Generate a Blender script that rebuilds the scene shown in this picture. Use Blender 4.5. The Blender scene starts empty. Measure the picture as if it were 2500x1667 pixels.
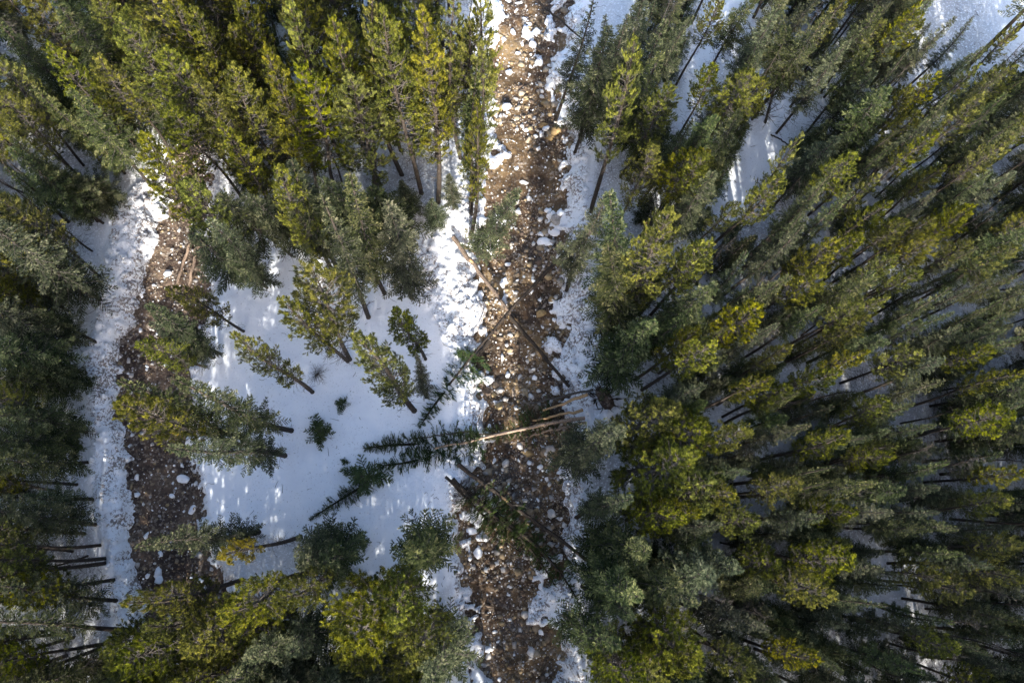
import bpy, math, random
import numpy as np
from mathutils import Vector, Matrix, Quaternion

SC = bpy.context.scene
COL = SC.collection
rng = np.random.default_rng(7)
random.seed(7)

# ------------------------------------------------------------------ camera
# drone about 57 m above the valley floor, looking down, tilted 14 degrees
F, CX, CY, CAMH = 1944.0, 1250.0, 833.5, 57.0       # focal length and centre in units of the 2500 px wide frame
_d = np.array([1115 - CX, -(1300 - CY), -F]); _d /= np.linalg.norm(_d)
_up = -_d
_X = np.array([1.0, 0, 0]); _X -= _X.dot(_up) * _up; _X /= np.linalg.norm(_X)
_Y = np.cross(_up, _X)
RM = np.array([_X, _Y, _up])
cam_d = bpy.data.cameras.new('camera'); cam = bpy.data.objects.new('camera', cam_d); COL.objects.link(cam)
cam_d.sensor_width = 36.0; cam_d.lens = 36.0 * F / 2500.0
cam_d.clip_start = 0.5; cam_d.clip_end = 3000
M4 = Matrix([list(RM[0]) + [0], list(RM[1]) + [0], list(RM[2]) + [CAMH], [0, 0, 0, 1]])
cam.matrix_world = M4
SC.camera = cam

# ------------------------------------------------------------------ light
SUN_EL, SUN_AZ = math.radians(27.5), math.radians(4)    # sun stands low beyond the near (lower) side, a little to the right
sdir = Vector((math.sin(SUN_AZ) * math.cos(SUN_EL), -math.cos(SUN_AZ) * math.cos(SUN_EL), math.sin(SUN_EL)))
w = bpy.data.worlds.new('World'); SC.world = w; w.use_nodes = True
nt = w.node_tree; bgn = nt.nodes['Background']
sky = nt.nodes.new('ShaderNodeTexSky'); sky.sky_type = 'NISHITA'; sky.sun_disc = False
sky.sun_elevation = SUN_EL; sky.sun_rotation = math.pi - SUN_AZ
sky.altitude = 1000; sky.dust_density = 6.0; sky.ozone_density = 0.2
nt.links.new(sky.outputs[0], bgn.inputs[0]); bgn.inputs[1].default_value = 0.15
sl = bpy.data.lights.new('sun', 'SUN'); sl.energy = 3.7; sl.angle = math.radians(0.53); sl.color = (1.0, 0.95, 0.86)
so = bpy.data.objects.new('sun', sl); COL.objects.link(so)
so.rotation_euler = sdir.to_track_quat('Z', 'Y').to_euler(); so.location = (20, -60, 60)
SC.view_settings.view_transform = 'Standard'; SC.view_settings.look = 'None'
SC.view_settings.exposure = 1.95; SC.view_settings.gamma = 1.0
SC.view_settings.use_curve_mapping = False
SC.render.engine = 'CYCLES'
SC.cycles.max_bounces = 5; SC.cycles.diffuse_bounces = 3; SC.cycles.glossy_bounces = 2
SC.cycles.use_adaptive_sampling = True; SC.cycles.adaptive_threshold = 0.03
SC.cycles.transmission_bounces = 3; SC.cycles.transparent_max_bounces = 8

# ------------------------------------------------------------------ helpers
S = 2500.0 / 2352.0

def unp(sx, sy, z=0.0):
    v = RM @ np.array([sx - CX, -(sy - CY), -F])
    return np.array([0, 0, CAMH]) + v * ((z - CAMH) / v[2])

def proj_np(P):
    v = (P - np.array([0, 0, CAMH])) @ RM
    dep = -v[..., 2]
    return CX + F * v[..., 0] / dep, CY - F * v[..., 1] / dep, dep

def G(x, y, z=0.0):          # ground point under a point of the survey picture (2352 wide)
    return unp(x * S, y * S, z)

OR = {1: (0, 0), 2: (800, 0), 3: (1650, 0), 4: (0, 550), 5: (800, 550), 6: (1650, 550), 7: (0, 1107), 8: (800, 1107), 9: (1650, 1107)}
RS = 850.0 / 2352.0
def RR(n, x, y):
    return OR[n][0] + x * RS, OR[n][1] + y * RS

def h2(ix, iy, seed):
    n = (ix.astype(np.int64) * 374761393 + iy.astype(np.int64) * 668265263 + seed * 1442695041) & 0xffffffff
    n = ((n ^ (n >> 13)) * 1274126177) & 0xffffffff
    n = (n ^ (n >> 16)) & 0xffffffff
    return (n & 0xffffff) / float(0xffffff)

def vn(x, y, seed=0):
    ix = np.floor(x); iy = np.floor(y); fx = x - ix; fy = y - iy
    fx = fx * fx * fx * (fx * (fx * 6 - 15) + 10); fy = fy * fy * fy * (fy * (fy * 6 - 15) + 10)
    a = h2(ix, iy, seed); b = h2(ix + 1, iy, seed); c = h2(ix, iy + 1, seed); d = h2(ix + 1, iy + 1, seed)
    return (a * (1 - fx) + b * fx) * (1 - fy) + (c * (1 - fx) + d * fx) * fy

def fbm(x, y, seed=0, o=4):
    s = 0; a = 0.5; t = 0
    for k in range(o):
        s = s + a * vn(x * 2 ** k + 17.3 * k, y * 2 ** k - 9.1 * k, seed + k); t += a; a *= 0.5
    return s / t

def worley(x, y, seed=0):     # distance to nearest jittered point, 0..~1
    ix = np.floor(x); iy = np.floor(y); best = np.full(x.shape, 9.0)
    for dx in (-1, 0, 1):
        for dy in (-1, 0, 1):
            cx = ix + dx; cy = iy + dy
            px = cx + h2(cx, cy, seed); py = cy + h2(cx, cy, seed + 77)
            best = np.minimum(best, (x - px) ** 2 + (y - py) ** 2)
    return np.sqrt(best)

def sm(a, b, x):
    t = np.clip((x - a) / (b - a), 0, 1); return t * t * (3 - 2 * t)

def mk_mesh(name, V, Fc, mat=None, attr=None, smooth=False):
    me = bpy.data.meshes.new(name)
    V = np.asarray(V, dtype=np.float32); Fc = np.asarray(Fc, dtype=np.int32)
    n, k = Fc.shape
    me.vertices.add(len(V)); me.vertices.foreach_set('co', V.ravel())
    me.loops.add(n * k); me.loops.foreach_set('vertex_index', Fc.ravel())
    me.polygons.add(n); me.polygons.foreach_set('loop_start', np.arange(0, n * k, k, dtype=np.int32))
    if smooth:
        me.polygons.foreach_set('use_smooth', np.ones(n, dtype=bool))
    me.update(calc_edges=True)
    if attr:
        for an, av in attr.items():
            a = me.attributes.new(an, 'FLOAT', 'POINT'); a.data.foreach_set('value', np.asarray(av, dtype=np.float32))
    if mat:
        me.materials.append(mat)
    return me

def link(name, me, parent=None, **props):
    o = bpy.data.objects.new(name, me); COL.objects.link(o)
    if parent is not None:
        o.parent = parent
    for k, v in props.items():
        o[k] = v
    return o

# ------------------------------------------------------------------ materials
class NB:
    def __init__(self, name):
        self.m = bpy.data.materials.new(name); self.m.use_nodes = True
        self.t = self.m.node_tree; self.b = self.t.nodes['Principled BSDF']; self.out = self.t.nodes['Material Output']
    def n(self, ty, **kw):
        o = self.t.nodes.new('ShaderNode' + ty)
        for k, v in kw.items():
            setattr(o, k, v)
        return o
    def l(self, a, b): self.t.links.new(a, b)
    def noise(self, scale, detail=4, rough=0.55, vec=None):
        o = self.n('TexNoise'); o.inputs['Scale'].default_value = scale; o.inputs['Detail'].default_value = detail
        o.inputs['Roughness'].default_value = rough
        if vec is not None: self.l(vec, o.inputs['Vector'])
        return o.outputs['Fac']
    def ramp(self, fac, stops):
        o = self.n('ValToRGB'); e = o.color_ramp.elements
        while len(e) < len(stops): e.new(0.5)
        for el, (p, c) in zip(e, stops):
            el.position = p; el.color = (*c, 1) if len(c) == 3 else c
        self.l(fac, o.inputs[0]); return o.outputs[0]
    def mix(self, fac, a, b, mode='MIX'):
        o = self.n('Mix', data_type='RGBA', blend_type=mode)
        for i, v in ((0, fac), (6, a), (7, b)):
            if hasattr(v, 'links'): self.l(v, o.inputs[i])
            else: o.inputs[i].default_value = v if i == 0 else (*v, 1)
        return o.outputs[2]
    def math(self, op, a, b=0.0):
        o = self.n('Math', operation=op)
        for i, v in ((0, a), (1, b)):
            if hasattr(v, 'links'): self.l(v, o.inputs[i])
            else: o.inputs[i].default_value = v
        return o.outputs[0]
    def attr(self, name):
        o = self.n('Attribute', attribute_name=name); return o.outputs['Fac']
    def pos(self):
        return self.n('NewGeometry').outputs['Position']
    def objco(self):
        return self.n('TexCoord').outputs['Object']
    def bump(self, h, strength, dist):
        o = self.n('Bump'); o.inputs['Strength'].default_value = strength; o.inputs['Distance'].default_value = dist
        self.l(h, o.inputs['Height']); self.l(o.outputs[0], self.b.inputs['Normal'])
    def base(self, c, rough=0.7, spec=0.3):
        if hasattr(c, 'links'): self.l(c, self.b.inputs['Base Color'])
        else: self.b.inputs['Base Color'].default_value = (*c, 1)
        self.b.inputs['Roughness'].default_value = rough
        self.b.inputs['Specular IOR Level'].default_value = spec

def m_needles(name, cols, trans, rvar):
    nb = NB(name)
    c = nb.ramp(nb.attr('tint'), cols)
    oi = nb.n('ObjectInfo').outputs['Random']
    hsv = nb.n('HueSaturation')
    nb.l(c, hsv.inputs['Color'])
    nb.l(nb.math('ADD', nb.math('MULTIPLY', oi, rvar[0]), 0.5 - rvar[0] / 2), hsv.inputs['Hue'])
    wn = nb.n('TexWhiteNoise', noise_dimensions='1D'); nb.l(oi, wn.inputs['W'])
    nb.l(nb.math('ADD', nb.math('MULTIPLY', wn.outputs['Value'], rvar[1]), 1 - rvar[1] / 2), hsv.inputs['Value'])
    wn2 = nb.n('TexWhiteNoise', noise_dimensions='1D'); nb.l(nb.math('ADD', oi, 3.7), wn2.inputs['W'])
    nb.l(nb.math('ADD', nb.math('MULTIPLY', wn2.outputs['Value'], rvar[2]), 1 - rvar[2] * 0.6), hsv.inputs['Saturation'])
    col = hsv.outputs[0]
    nb.base(col, 0.6, 0.15)
    tr = nb.n('BsdfTranslucent'); nb.l(col, tr.inputs['Color'])
    mx = nb.n('MixShader'); mx.inputs[0].default_value = trans
    nb.l(nb.b.outputs[0], mx.inputs[1]); nb.l(tr.outputs[0], mx.inputs[2]); nb.l(mx.outputs[0], nb.out.inputs[0])
    return nb.m

M_PINE = m_needles('pine_needles', [(0.0, (0.009, 0.014, 0.003)), (0.35, (0.038, 0.047, 0.006)), (0.7, (0.205, 0.208, 0.021)), (0.97, (0.35, 0.33, 0.045)), (1.0, (0.26, 0.10, 0.03))], 0.15, (0.03, 0.45, 0.25))
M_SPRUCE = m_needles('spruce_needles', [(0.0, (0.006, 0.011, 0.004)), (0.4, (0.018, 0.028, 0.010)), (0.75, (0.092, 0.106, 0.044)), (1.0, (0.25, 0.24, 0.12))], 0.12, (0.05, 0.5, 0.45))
M_GOLD = m_needles('golden_needles', [(0.0, (0.09, 0.075, 0.01)), (0.5, (0.24, 0.19, 0.022)), (1.0, (0.36, 0.29, 0.04))], 0.25, (0.01, 0.1, 0.1))
M_FALLEN = m_needles('bough_needles', [(0.0, (0.022, 0.042, 0.014)), (0.6, (0.062, 0.098, 0.034)), (1.0, (0.13, 0.15, 0.055))], 0.2, (0.04, 0.3, 0.3))

def m_bark(name, a, b, c):
    nb = NB(name); p = nb.objco()
    mp = nb.n('Mapping'); mp.inputs['Scale'].default_value = (9, 9, 2.2); nb.l(p, mp.inputs['Vector'])
    f = nb.noise(2.0, 6, 0.65, mp.outputs[0])
    nb.base(nb.ramp(f, [(0.3, a), (0.52, b), (0.72, c)]), 0.85, 0.2)
    nb.bump(f, 0.7, 0.05)
    return nb.m
M_BARK = m_bark('conifer_bark', (0.014, 0.011, 0.009), (0.038, 0.030, 0.024), (0.09, 0.072, 0.058))
M_TWIG = m_bark('grey_twigs', (0.030, 0.026, 0.023), (0.075, 0.066, 0.060), (0.16, 0.145, 0.13))
M_BARE = m_bark('stripped_wood', (0.10, 0.06, 0.04), (0.30, 0.22, 0.16), (0.46, 0.36, 0.28))
M_WEATHER = m_bark('weathered_wood', (0.03, 0.022, 0.018), (0.12, 0.09, 0.07), (0.36, 0.28, 0.22))
M_FRESH = m_bark('split_wood', (0.26, 0.15, 0.07), (0.45, 0.29, 0.15), (0.6, 0.44, 0.26))

def m_snow():
    nb = NB('snow'); p = nb.pos()
    base = nb.ramp(nb.noise(0.6, 4, 0.6, p), [(0.3, (0.80, 0.83, 0.88)), (0.7, (0.88, 0.90, 0.93))])
    # needle litter specks
    sp = nb.math('MULTIPLY', nb.math('GREATER_THAN', nb.noise(8.5, 3, 0.7, p), 0.645), nb.math('GREATER_THAN', nb.noise(0.35, 3, 0.5, p), 0.44))
    base = nb.mix(nb.math('MULTIPLY', sp, 0.55), base, (0.16, 0.14, 0.11))
    li = nb.attr('litter_shade')
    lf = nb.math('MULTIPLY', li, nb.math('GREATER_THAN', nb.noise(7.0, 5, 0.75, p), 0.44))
    base = nb.mix(nb.math('MULTIPLY', lf, 0.6), base, (0.14, 0.125, 0.11))  # litter under the stands, deepened to carry their shade in the snow colour
    # soil worked into the broken snow
    d = nb.attr('dirt')
    d = nb.math('MULTIPLY', d, nb.ramp(nb.noise(0.7, 3, 0.6, p), [(0.36, (0.15,) * 3), (0.6, (1, 1, 1))]))
    dn = nb.math('MULTIPLY', d, nb.math('GREATER_THAN', nb.math('ADD', nb.noise(5.0, 6, 0.78, p), nb.math('MULTIPLY', d, 0.12)), 0.60))
    base = nb.mix(nb.math('MINIMUM', nb.math('MULTIPLY', dn, 1.3), 0.85), base, (0.12, 0.085, 0.065))
    nb.base(base, 0.6, 0.25)
    h = nb.math('ADD', nb.noise(1.6, 5, 0.6, p), nb.math('MULTIPLY', nb.noise(11, 3, 0.6, p), 0.12))
    nb.bump(h, 0.55, 0.16)
    return nb.m
M_SNOW = m_snow()

def m_lump():
    nb = NB('snow_lump'); p = nb.pos()
    n = nb.noise(3.2, 5, 0.7, p)
    c = nb.ramp(n, [(0.28, (0.30, 0.25, 0.22)), (0.36, (0.80, 0.82, 0.86)), (0.7, (0.88, 0.90, 0.93))])
    nb.base(c, 0.6, 0.25); nb.bump(nb.noise(5, 4, 0.6, p), 0.6, 0.08)
    return nb.m
M_LUMP = m_lump()

def m_bed(name, cols, sc):
    nb = NB(name); p = nb.pos()
    f = nb.noise(sc, 7, 0.68, p)
    c = nb.ramp(f, cols)
    g = nb.n('TexVoronoi'); g.inputs['Scale'].default_value = 7.0; nb.l(p, g.inputs['Vector'])
    cell = nb.n('SeparateColor'); nb.l(g.outputs['Color'], cell.inputs[0])
    c = nb.mix(nb.math('MULTIPLY', nb.math('GREATER_THAN', cell.outputs[0], 0.62), 0.55), c, nb.ramp(cell.outputs[1], [(0.0, (0.06, 0.045, 0.035)), (0.6, (0.24, 0.19, 0.14)), (1.0, (0.42, 0.38, 0.34))]))
    nb.base(c, 0.75, 0.3)
    hh = nb.math('ADD', nb.math('MULTIPLY', nb.math('SUBTRACT', 1.0, g.outputs['Distance']), 0.5), nb.noise(9, 5, 0.7, p))
    nb.bump(hh, 0.8, 0.09)
    return nb.m
M_BED = m_bed('stream_sediment', [(0.38, (0.030, 0.019, 0.013)), (0.46, (0.068, 0.040, 0.022)), (0.55, (0.135, 0.087, 0.043)), (0.66, (0.23, 0.16, 0.082))], 0.30)
M_GUL = m_bed('gully_soil', [(0.32, (0.022, 0.014, 0.012)), (0.45, (0.055, 0.037, 0.029)), (0.58, (0.11, 0.076, 0.056)), (0.72, (0.20, 0.145, 0.095))], 0.5)

def m_stone(name, useattr):
    nb = NB(name); p = nb.pos()
    fac = nb.attr('tint') if useattr else nb.n('ObjectInfo').outputs['Random']
    c = nb.ramp(fac, [(0.0, (0.07, 0.05, 0.04)), (0.2, (0.17, 0.125, 0.09)), (0.4, (0.32, 0.25, 0.17)), (0.55, (0.36, 0.27, 0.14)), (0.72, (0.40, 0.38, 0.36)), (0.85, (0.60, 0.58, 0.56)), (1.0, (0.80, 0.80, 0.80))])
    n = nb.noise(5, 5, 0.65, p)
    c = nb.mix(0.55, c, nb.ramp(n, [(0.3, (0.35, 0.32, 0.3)), (0.65, (1, 1, 1))]), 'MULTIPLY')
    nb.base(c, 0.75, 0.3); nb.bump(n, 0.5, 0.05)
    return nb.m
M_STONE = m_stone('stone', False); M_PEB = m_stone('pebbles', True)
def m_flat(name, c1, c2, sc=6):
    nb = NB(name); p = nb.pos(); n = nb.noise(sc, 6, 0.68, p)
    nb.base(nb.ramp(n, [(0.32, c1), (0.66, c2)]), 0.75, 0.3); nb.bump(n, 0.6, 0.06); return nb.m
M_BTAN = m_flat('tan_boulder', (0.17, 0.105, 0.045), (0.42, 0.30, 0.14), 3)
M_BGREY = m_flat('grey_boulder', (0.17, 0.155, 0.145), (0.50, 0.48, 0.46), 3)
M_BWHITE = m_flat('white_boulder', (0.55, 0.53, 0.51), (0.86, 0.86, 0.87), 3)

nb = NB('shallow_water')
nb.base((0.085, 0.055, 0.028), 0.10, 0.5); nb.b.inputs['Alpha'].default_value = 0.38
nb.bump(nb.noise(5, 4, 0.6, nb.pos()), 0.25, 0.05)
M_WATER = nb.m

# ------------------------------------------------------------------ terrain
# rows: survey y, left edge, right edge (survey picture units)
MAIN = np.array([(-200, 1165, 1300), (0, 1152, 1318), (58, 1158, 1290), (110, 1130, 1300), (170, 1116, 1270), (238, 1126, 1297), (323, 1110, 1317), (408, 1106, 1303), (510, 1100, 1322), (585, 1065, 1285), (653, 1085, 1308),
                 (721, 1108, 1314), (789, 1093, 1310), (857, 1093, 1300), (925, 1103, 1320), (1010, 1115, 1310), (1110, 1080, 1303), (1211, 1048, 1314), (1279, 1059, 1297), (1381, 1065, 1285), (1483, 1072, 1297), (1568, 1086, 1314), (1900, 1100, 1330)], float)
GULLY = np.array([(-200, 520, 570), (0, 485, 545), (60, 450, 530), (180, 420, 475), (300, 392, 455), (420, 362, 480), (517, 352, 472), (580, 345, 478), (650, 312, 485), (720, 287, 470), (823, 262, 450), (925, 258, 445), (1000, 268, 440), (1060, 282, 450),
                  (1150, 290, 458), (1240, 293, 462), (1300, 300, 500), (1400, 325, 560), (1500, 375, 600), (1568, 420, 625), (1900, 500, 700)], float)
RIDGE = np.array([(-200, 470, 500), (0, 460, 500), (100, 425, 450), (180, 405, 435), (300, 370, 410), (420, 325, 385), (476, 272, 367), (517, 252, 362), (619, 247, 330), (721, 226, 300), (823, 194, 265), (925, 200, 262), (993, 216, 272), (1075, 211, 282),
                  (1177, 218, 292), (1280, 245, 299), (1364, 258, 312), (1450, 272, 330), (1568, 300, 380), (1900, 350, 430)], float)
RBANK = np.array([(-200, 1300, 1350), (0, 1317, 1352), (58, 1285, 1350), (170, 1258, 1356), (238, 1297, 1358), (323, 1317, 1366), (408, 1303, 1350), (510, 1325, 1350), (585, 1285, 1330), (653, 1308, 1345), (721, 1312, 1400), (789, 1308, 1420), (857, 1302, 1425), (925, 1330, 1460),
                  (980, 1320, 1345), (1110, 1300, 1340), (1211, 1312, 1345), (1381, 1283, 1325), (1483, 1295, 1335), (1568, 1312, 1350), (1900, 1330, 1360)], float)
LBANK = np.array([(-200, 1110, 1165), (0, 1112, 1155), (110, 1106, 1135), (170, 1104, 1118), (323, 1090, 1110), (370, 1060, 1106), (408, 1040, 1106), (510, 1010, 1100), (585, 930, 1068), (653, 935, 1090), (721, 985, 1110), (789, 1020, 1093), (857, 1040, 1093), (925, 1060, 1103), (1010, 1030, 1115),
                  (1110, 1020, 1080), (1211, 1030, 1050), (1381, 1048, 1067), (1483, 1050, 1074), (1568, 1050, 1086), (1900, 1070, 1100)], float)

GAP1 = np.array([(-60, 9000, 9001), (200, 1800, 1810), (250, 1740, 1860), (330, 1700, 1810), (420, 1670, 1770), (500, 1640, 1720), (520, 1650, 1660)], float)
GAP2 = np.array([(-60, 1630, 1730), (60, 1605, 1690), (150, 1580, 1640), (290, 1545, 1600), (320, 1560, 1570)], float)
def sdist(T, ux, uy):      # metres inside the band, negative outside
    l = np.interp(uy, T[:, 0], T[:, 1]); r = np.interp(uy, T[:, 0], T[:, 2])
    return np.minimum(ux - l, r - ux) * S * 0.0297

def fields(x, y):
    P = np.stack([x, y, np.zeros_like(x)], -1)
    px, py, dep = proj_np(P)
    ux = px / S; uy = py / S
    bad = dep < 5
    ux = np.where(bad, -9999, ux); uy = np.where(bad, 0, uy)
    sMn = sdist(MAIN, ux, uy); sG = sdist(GULLY, ux, uy); sR = sdist(RIDGE, ux, uy)
    sB = np.maximum(sdist(RBANK, ux, uy), sdist(LBANK, ux, uy))
    n1 = fbm(x * 0.9, y * 0.9, 3, 4) - 0.5
    n2 = fbm(x * 2.2, y * 2.2, 13, 4) - 0.5
    ch = np.maximum(sm(-1.2, 1.2, sMn) * 0.85, sm(-1.0, 1.0, sG) * 0.55)
    z0 = 0.9 * (fbm(x * 0.045 + 5, y * 0.045, 21, 3) - 0.5) + 0.2 * (fbm(x * 0.25, y * 0.25, 31, 3) - 0.5) - ch
    z0 = z0 + 0.0022 * np.clip(np.hypot(x, y - 15) - 60, 0, None) ** 1.3
    # bed relief
    wb = worley(x * 1.15 + n1, y * 1.15, 5); wb2 = worley(x * 2.7, y * 2.7 + n1, 9)
    bed = z0 - 0.10 + 0.30 * n1 + 0.16 * (0.5 - wb) + 0.12 * (0.5 - wb2)
    # snow cover
    inner = np.maximum(sMn, sG)
    patch = sm(0.52, 0.64, fbm(x * 0.55, y * 0.55, 41, 4))
    more = sm(1400, 1520, uy) * (sMn > 0) * 0.8 + sm(560, 620, uy) * sm(740, 690, uy) * sm(1190, 1120, ux) * (sMn > -1) * 0.8
    q = inner + 1.9 * n1 + 1.3 * n2 - 2.4 * patch * (0.7 + more) * (sMn > sG) - 1.1 * more * sm(0.4, 0.6, fbm(x * 0.8, y * 0.8, 51, 4))
    T = np.clip(-q * 0.75, -0.5, 0.42)
    rough = np.maximum(sm(-0.35, 0.35, sR), sm(-0.3, 0.5, sB))
    wl = worley(x * 1.0 + n1, y * 1.0 + n2, 61); wl2 = worley(x * 2.4 + n2, y * 2.4, 63)
    lump = (0.55 - wl) * 0.55 + (0.5 - wl2) * 0.30 + n2 * 0.35
    snow = z0 + T + rough * (lump * 0.75 + 0.12) * (T > -0.3) + sm(-0.3, 0.7, sR) * 0.25 + 0.06 * n1 + 0.16 * (fbm(x * 0.45 + 3, y * 0.3, 97, 3) - 0.5)
    dirt = np.clip(rough * 0.75 + sm(-1.0, -0.1, inner) * 0.8, 0, 1)
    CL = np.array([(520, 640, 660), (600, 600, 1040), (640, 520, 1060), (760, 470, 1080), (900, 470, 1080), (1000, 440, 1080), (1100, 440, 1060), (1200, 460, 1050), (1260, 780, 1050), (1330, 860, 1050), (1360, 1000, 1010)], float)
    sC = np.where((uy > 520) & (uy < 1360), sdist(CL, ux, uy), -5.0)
    litter_shade = 1 - np.maximum.reduce([sm(-0.8, 0.6, sC), sm(-0.9, 0.1, np.maximum(sMn, np.maximum(sG, np.maximum(sB, sR)))), sm(0.45, 0.7, fbm(x * 0.16, y * 0.16, 91, 3)) * 0.5,
        sm(-0.6, 0.6, np.where((uy > -60) & (uy < 520), sdist(GAP1, ux, uy), -5.0)), sm(-0.6, 0.6, np.where((uy > -60) & (uy < 320), sdist(GAP2, ux, uy), -5.0)), sm(0, 1.5, np.where(uy < 260, (ux - 2130 - (uy + 60) * 0.9) * 0.03, -5.0))])  # litter and painted stand shade, left out of clearing, channels and open gaps
    # dark crack along the inner side of the ridge
    return dict(z0=z0, bed=bed, snow=snow, T=T, sM=sMn, sG=sG, sR=sR, sB=sB, rough=rough, dirt=dirt, ux=ux, uy=uy, litter_shade=litter_shade)

def axis(lo, hi, step, far):
    a = list(np.arange(lo, hi + 1e-6, step)); s = step
    x = hi
    while x < far:
        s = min(s * 1.22, 40); x += s; a.append(x)
    s = step; x = lo; b = []
    while x > -far:
        s = min(s * 1.22, 40); x -= s; b.append(x)
    return np.array(b[::-1] + a)

def grid(xs, ys, key, keep, name, mat, attrs):
    X, Y = np.meshgrid(xs, ys); f = fields(X.ravel(), Y.ravel())
    V = np.stack([X.ravel(), Y.ravel(), f[key]], -1)
    nx, ny = len(xs), len(ys)
    i = np.arange(nx * ny).reshape(ny, nx)
    Q = np.stack([i[:-1, :-1], i[:-1, 1:], i[1:, 1:], i[1:, :-1]], -1).reshape(-1, 4)
    k = keep(f)
    Q = Q[k[Q].any(1)]
    used = np.unique(Q); re = np.full(nx * ny, -1); re[used] = np.arange(len(used))
    at = {a: f[a][used] for a in attrs}
    return mk_mesh(name, V[used], re[Q], mat, at, True)

fx = axis(-31, 15, 0.14, 500); fy = axis(-12, 45, 0.14, 500)
ground = link('snow_ground', grid(fx, fy, 'snow', lambda f: f['T'] > -0.45, 'snow_ground', M_SNOW, ['dirt', 'litter_shade']), kind='structure', label='snow covered forest floor with lumpy broken snow banks')
bx = np.arange(-6, 14, 0.14); by = np.arange(-14, 62, 0.14)
bed = link('stream_bed', grid(bx, by, 'bed', lambda f: f['sM'] > -1.6, 'stream_bed', M_BED, []), kind='structure', label='brown gravelly stream bed running down the middle')
gx = np.arange(-34, -12, 0.14)
gully = link('gully_bed', grid(gx, by, 'bed', lambda f: (f['sG'] > -1.6), 'gully_bed', M_GUL, []), kind='structure', label='brown rubble gully along the left snow ridge')
# shallow water lying in the hollows of the stream
wy = np.arange(-14, 60, 0.4); wv = []; wf = []
for k, yy in enumerate(wy):
    row = np.arange(-6, 14, 0.4); f = fields(row, np.full_like(row, yy)); ins = row[f['sM'] > 0.2]
    a, b = (ins.min(), ins.max()) if len(ins) else (2, 4)
    zc = float(np.median(f['z0'][f['sM'] > 0.2])) if len(ins) else -0.6
    wv += [(a, yy, zc), (b, yy, zc)]
wv = np.array(wv); zc = wv[::2, 2]
zc = np.convolve(np.pad(zc, 12, mode='edge'), np.ones(25) / 25, 'valid'); wv[::2, 2] = zc - 0.12; wv[1::2, 2] = zc - 0.12
wf = [(2 * k, 2 * k + 1, 2 * k + 3, 2 * k + 2) for k in range(len(wy) - 1)]
link('stream_water', mk_mesh('stream_water', wv, wf, M_WATER), kind='structure', label='shallow clear water in the stream hollows')

def zat(x, y, key='snow'):
    f = fields(np.array([x], float), np.array([y], float))
    return float(max(f['snow'][0], f['bed'][0]) if key == 'top' else f[key][0])

# ------------------------------------------------------------------ stones and snow lumps
def rock_proto(seed, sub=1, flat=0.7, jit=0.42):
    import bmesh
    b = bmesh.new(); bmesh.ops.create_icosphere(b, subdivisions=sub, radius=1.0)
    r = np.random.default_rng(seed); ax = r.normal(size=(7, 3)); ax /= np.linalg.norm(ax, axis=1)[:, None]; cut = r.uniform(0.45, 0.85, 7)
    st = r.uniform(0.65, 1.4, 3) * np.array([1, 1, flat])
    V = []
    for v in b.verts:
        p = np.array(v.co); m = max(1.0, float(np.max(ax @ p / cut))); p = p / m * (1 + r.uniform(-jit, jit) * 0.5); V.append(p * st)
    b.faces.ensure_lookup_table(); Fc = [[v.index for v in f.verts] for f in b.faces]; b.free()
    return np.array(V), np.array(Fc)

def scatter(x0, x1, y0, y1, n):
    return rng.uniform(x0, x1, n), rng.uniform(y0, y1, n)

def pieces(region, n, rmin, rmax, name, parent, mat, pebmat, nind, minsee, flat, protos, tint_fn, sub):
    x, y = scatter(*region[0], n); f = fields(x, y); k = region[1](f, rng.uniform(0, 1, n))
    x, y = x[k], y[k]; f = {a: v[k] for a, v in f.items()}
    u = rng.uniform(0, 1, len(x)); al = 1.75 if parent is bed else 2.0
    r = (rmin ** -al + u * (rmax ** -al - rmin ** -al)) ** (-1 / al)
    z = np.maximum(f['snow'], f['bed'])
    inframe = (f['ux'] > 0) & (f['ux'] < 2352) & (f['uy'] > 0) & (f['uy'] < 1568)
    order = np.argsort(-(r * inframe)); ind = order[:nind]; rest = order[nind:]
    for j in ind:
        me = protos[rng.integers(len(protos))]
        o = link(name, me, parent)
        o.location = (x[j], y[j], z[j] + r[j] * 0.15); o.rotation_euler = (rng.uniform(-.35, .35), rng.uniform(-.35, .35), rng.uniform(0, 6.28)); o.scale = (r[j],) * 3
    PV = [rock_proto(900 + k, 1 if sub else 1, flat) for k in range(6)]
    VV = []; FF = []; TT = []; off = 0
    for k in range(6):
        js = rest[k::6]
        if not len(js): continue
        V, Fc = PV[k]
        a = rng.uniform(0, 6.28, len(js)); c, s = np.cos(a), np.sin(a)
        ti = rng.uniform(-.5, .5, len(js))
        vx = V[None, :, 0] * c[:, None] - V[None, :, 1] * s[:, None]; vy = V[None, :, 0] * s[:, None] + V[None, :, 1] * c[:, None]
        vz = V[None, :, 2] + ti[:, None] * vx
        P = np.stack([x[js, None] + vx * r[js, None], y[js, None] + vy * r[js, None], z[js, None] + (vz + 0.1) * r[js, None]], -1)
        VV.append(P.reshape(-1, 3)); FF.append((Fc[None] + (np.arange(len(js)) * len(V))[:, None, None]).reshape(-1, 3) + off)
        TT.append(np.repeat(tint_fn(len(js)), len(V))); off += len(js) * len(V)
    if VV:
        link(name + '_scatter', mk_mesh(name + '_scatter', np.concatenate(VV), np.concatenate(FF), pebmat, {'tint': np.concatenate(TT)}), parent, kind='stuff')

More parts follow.
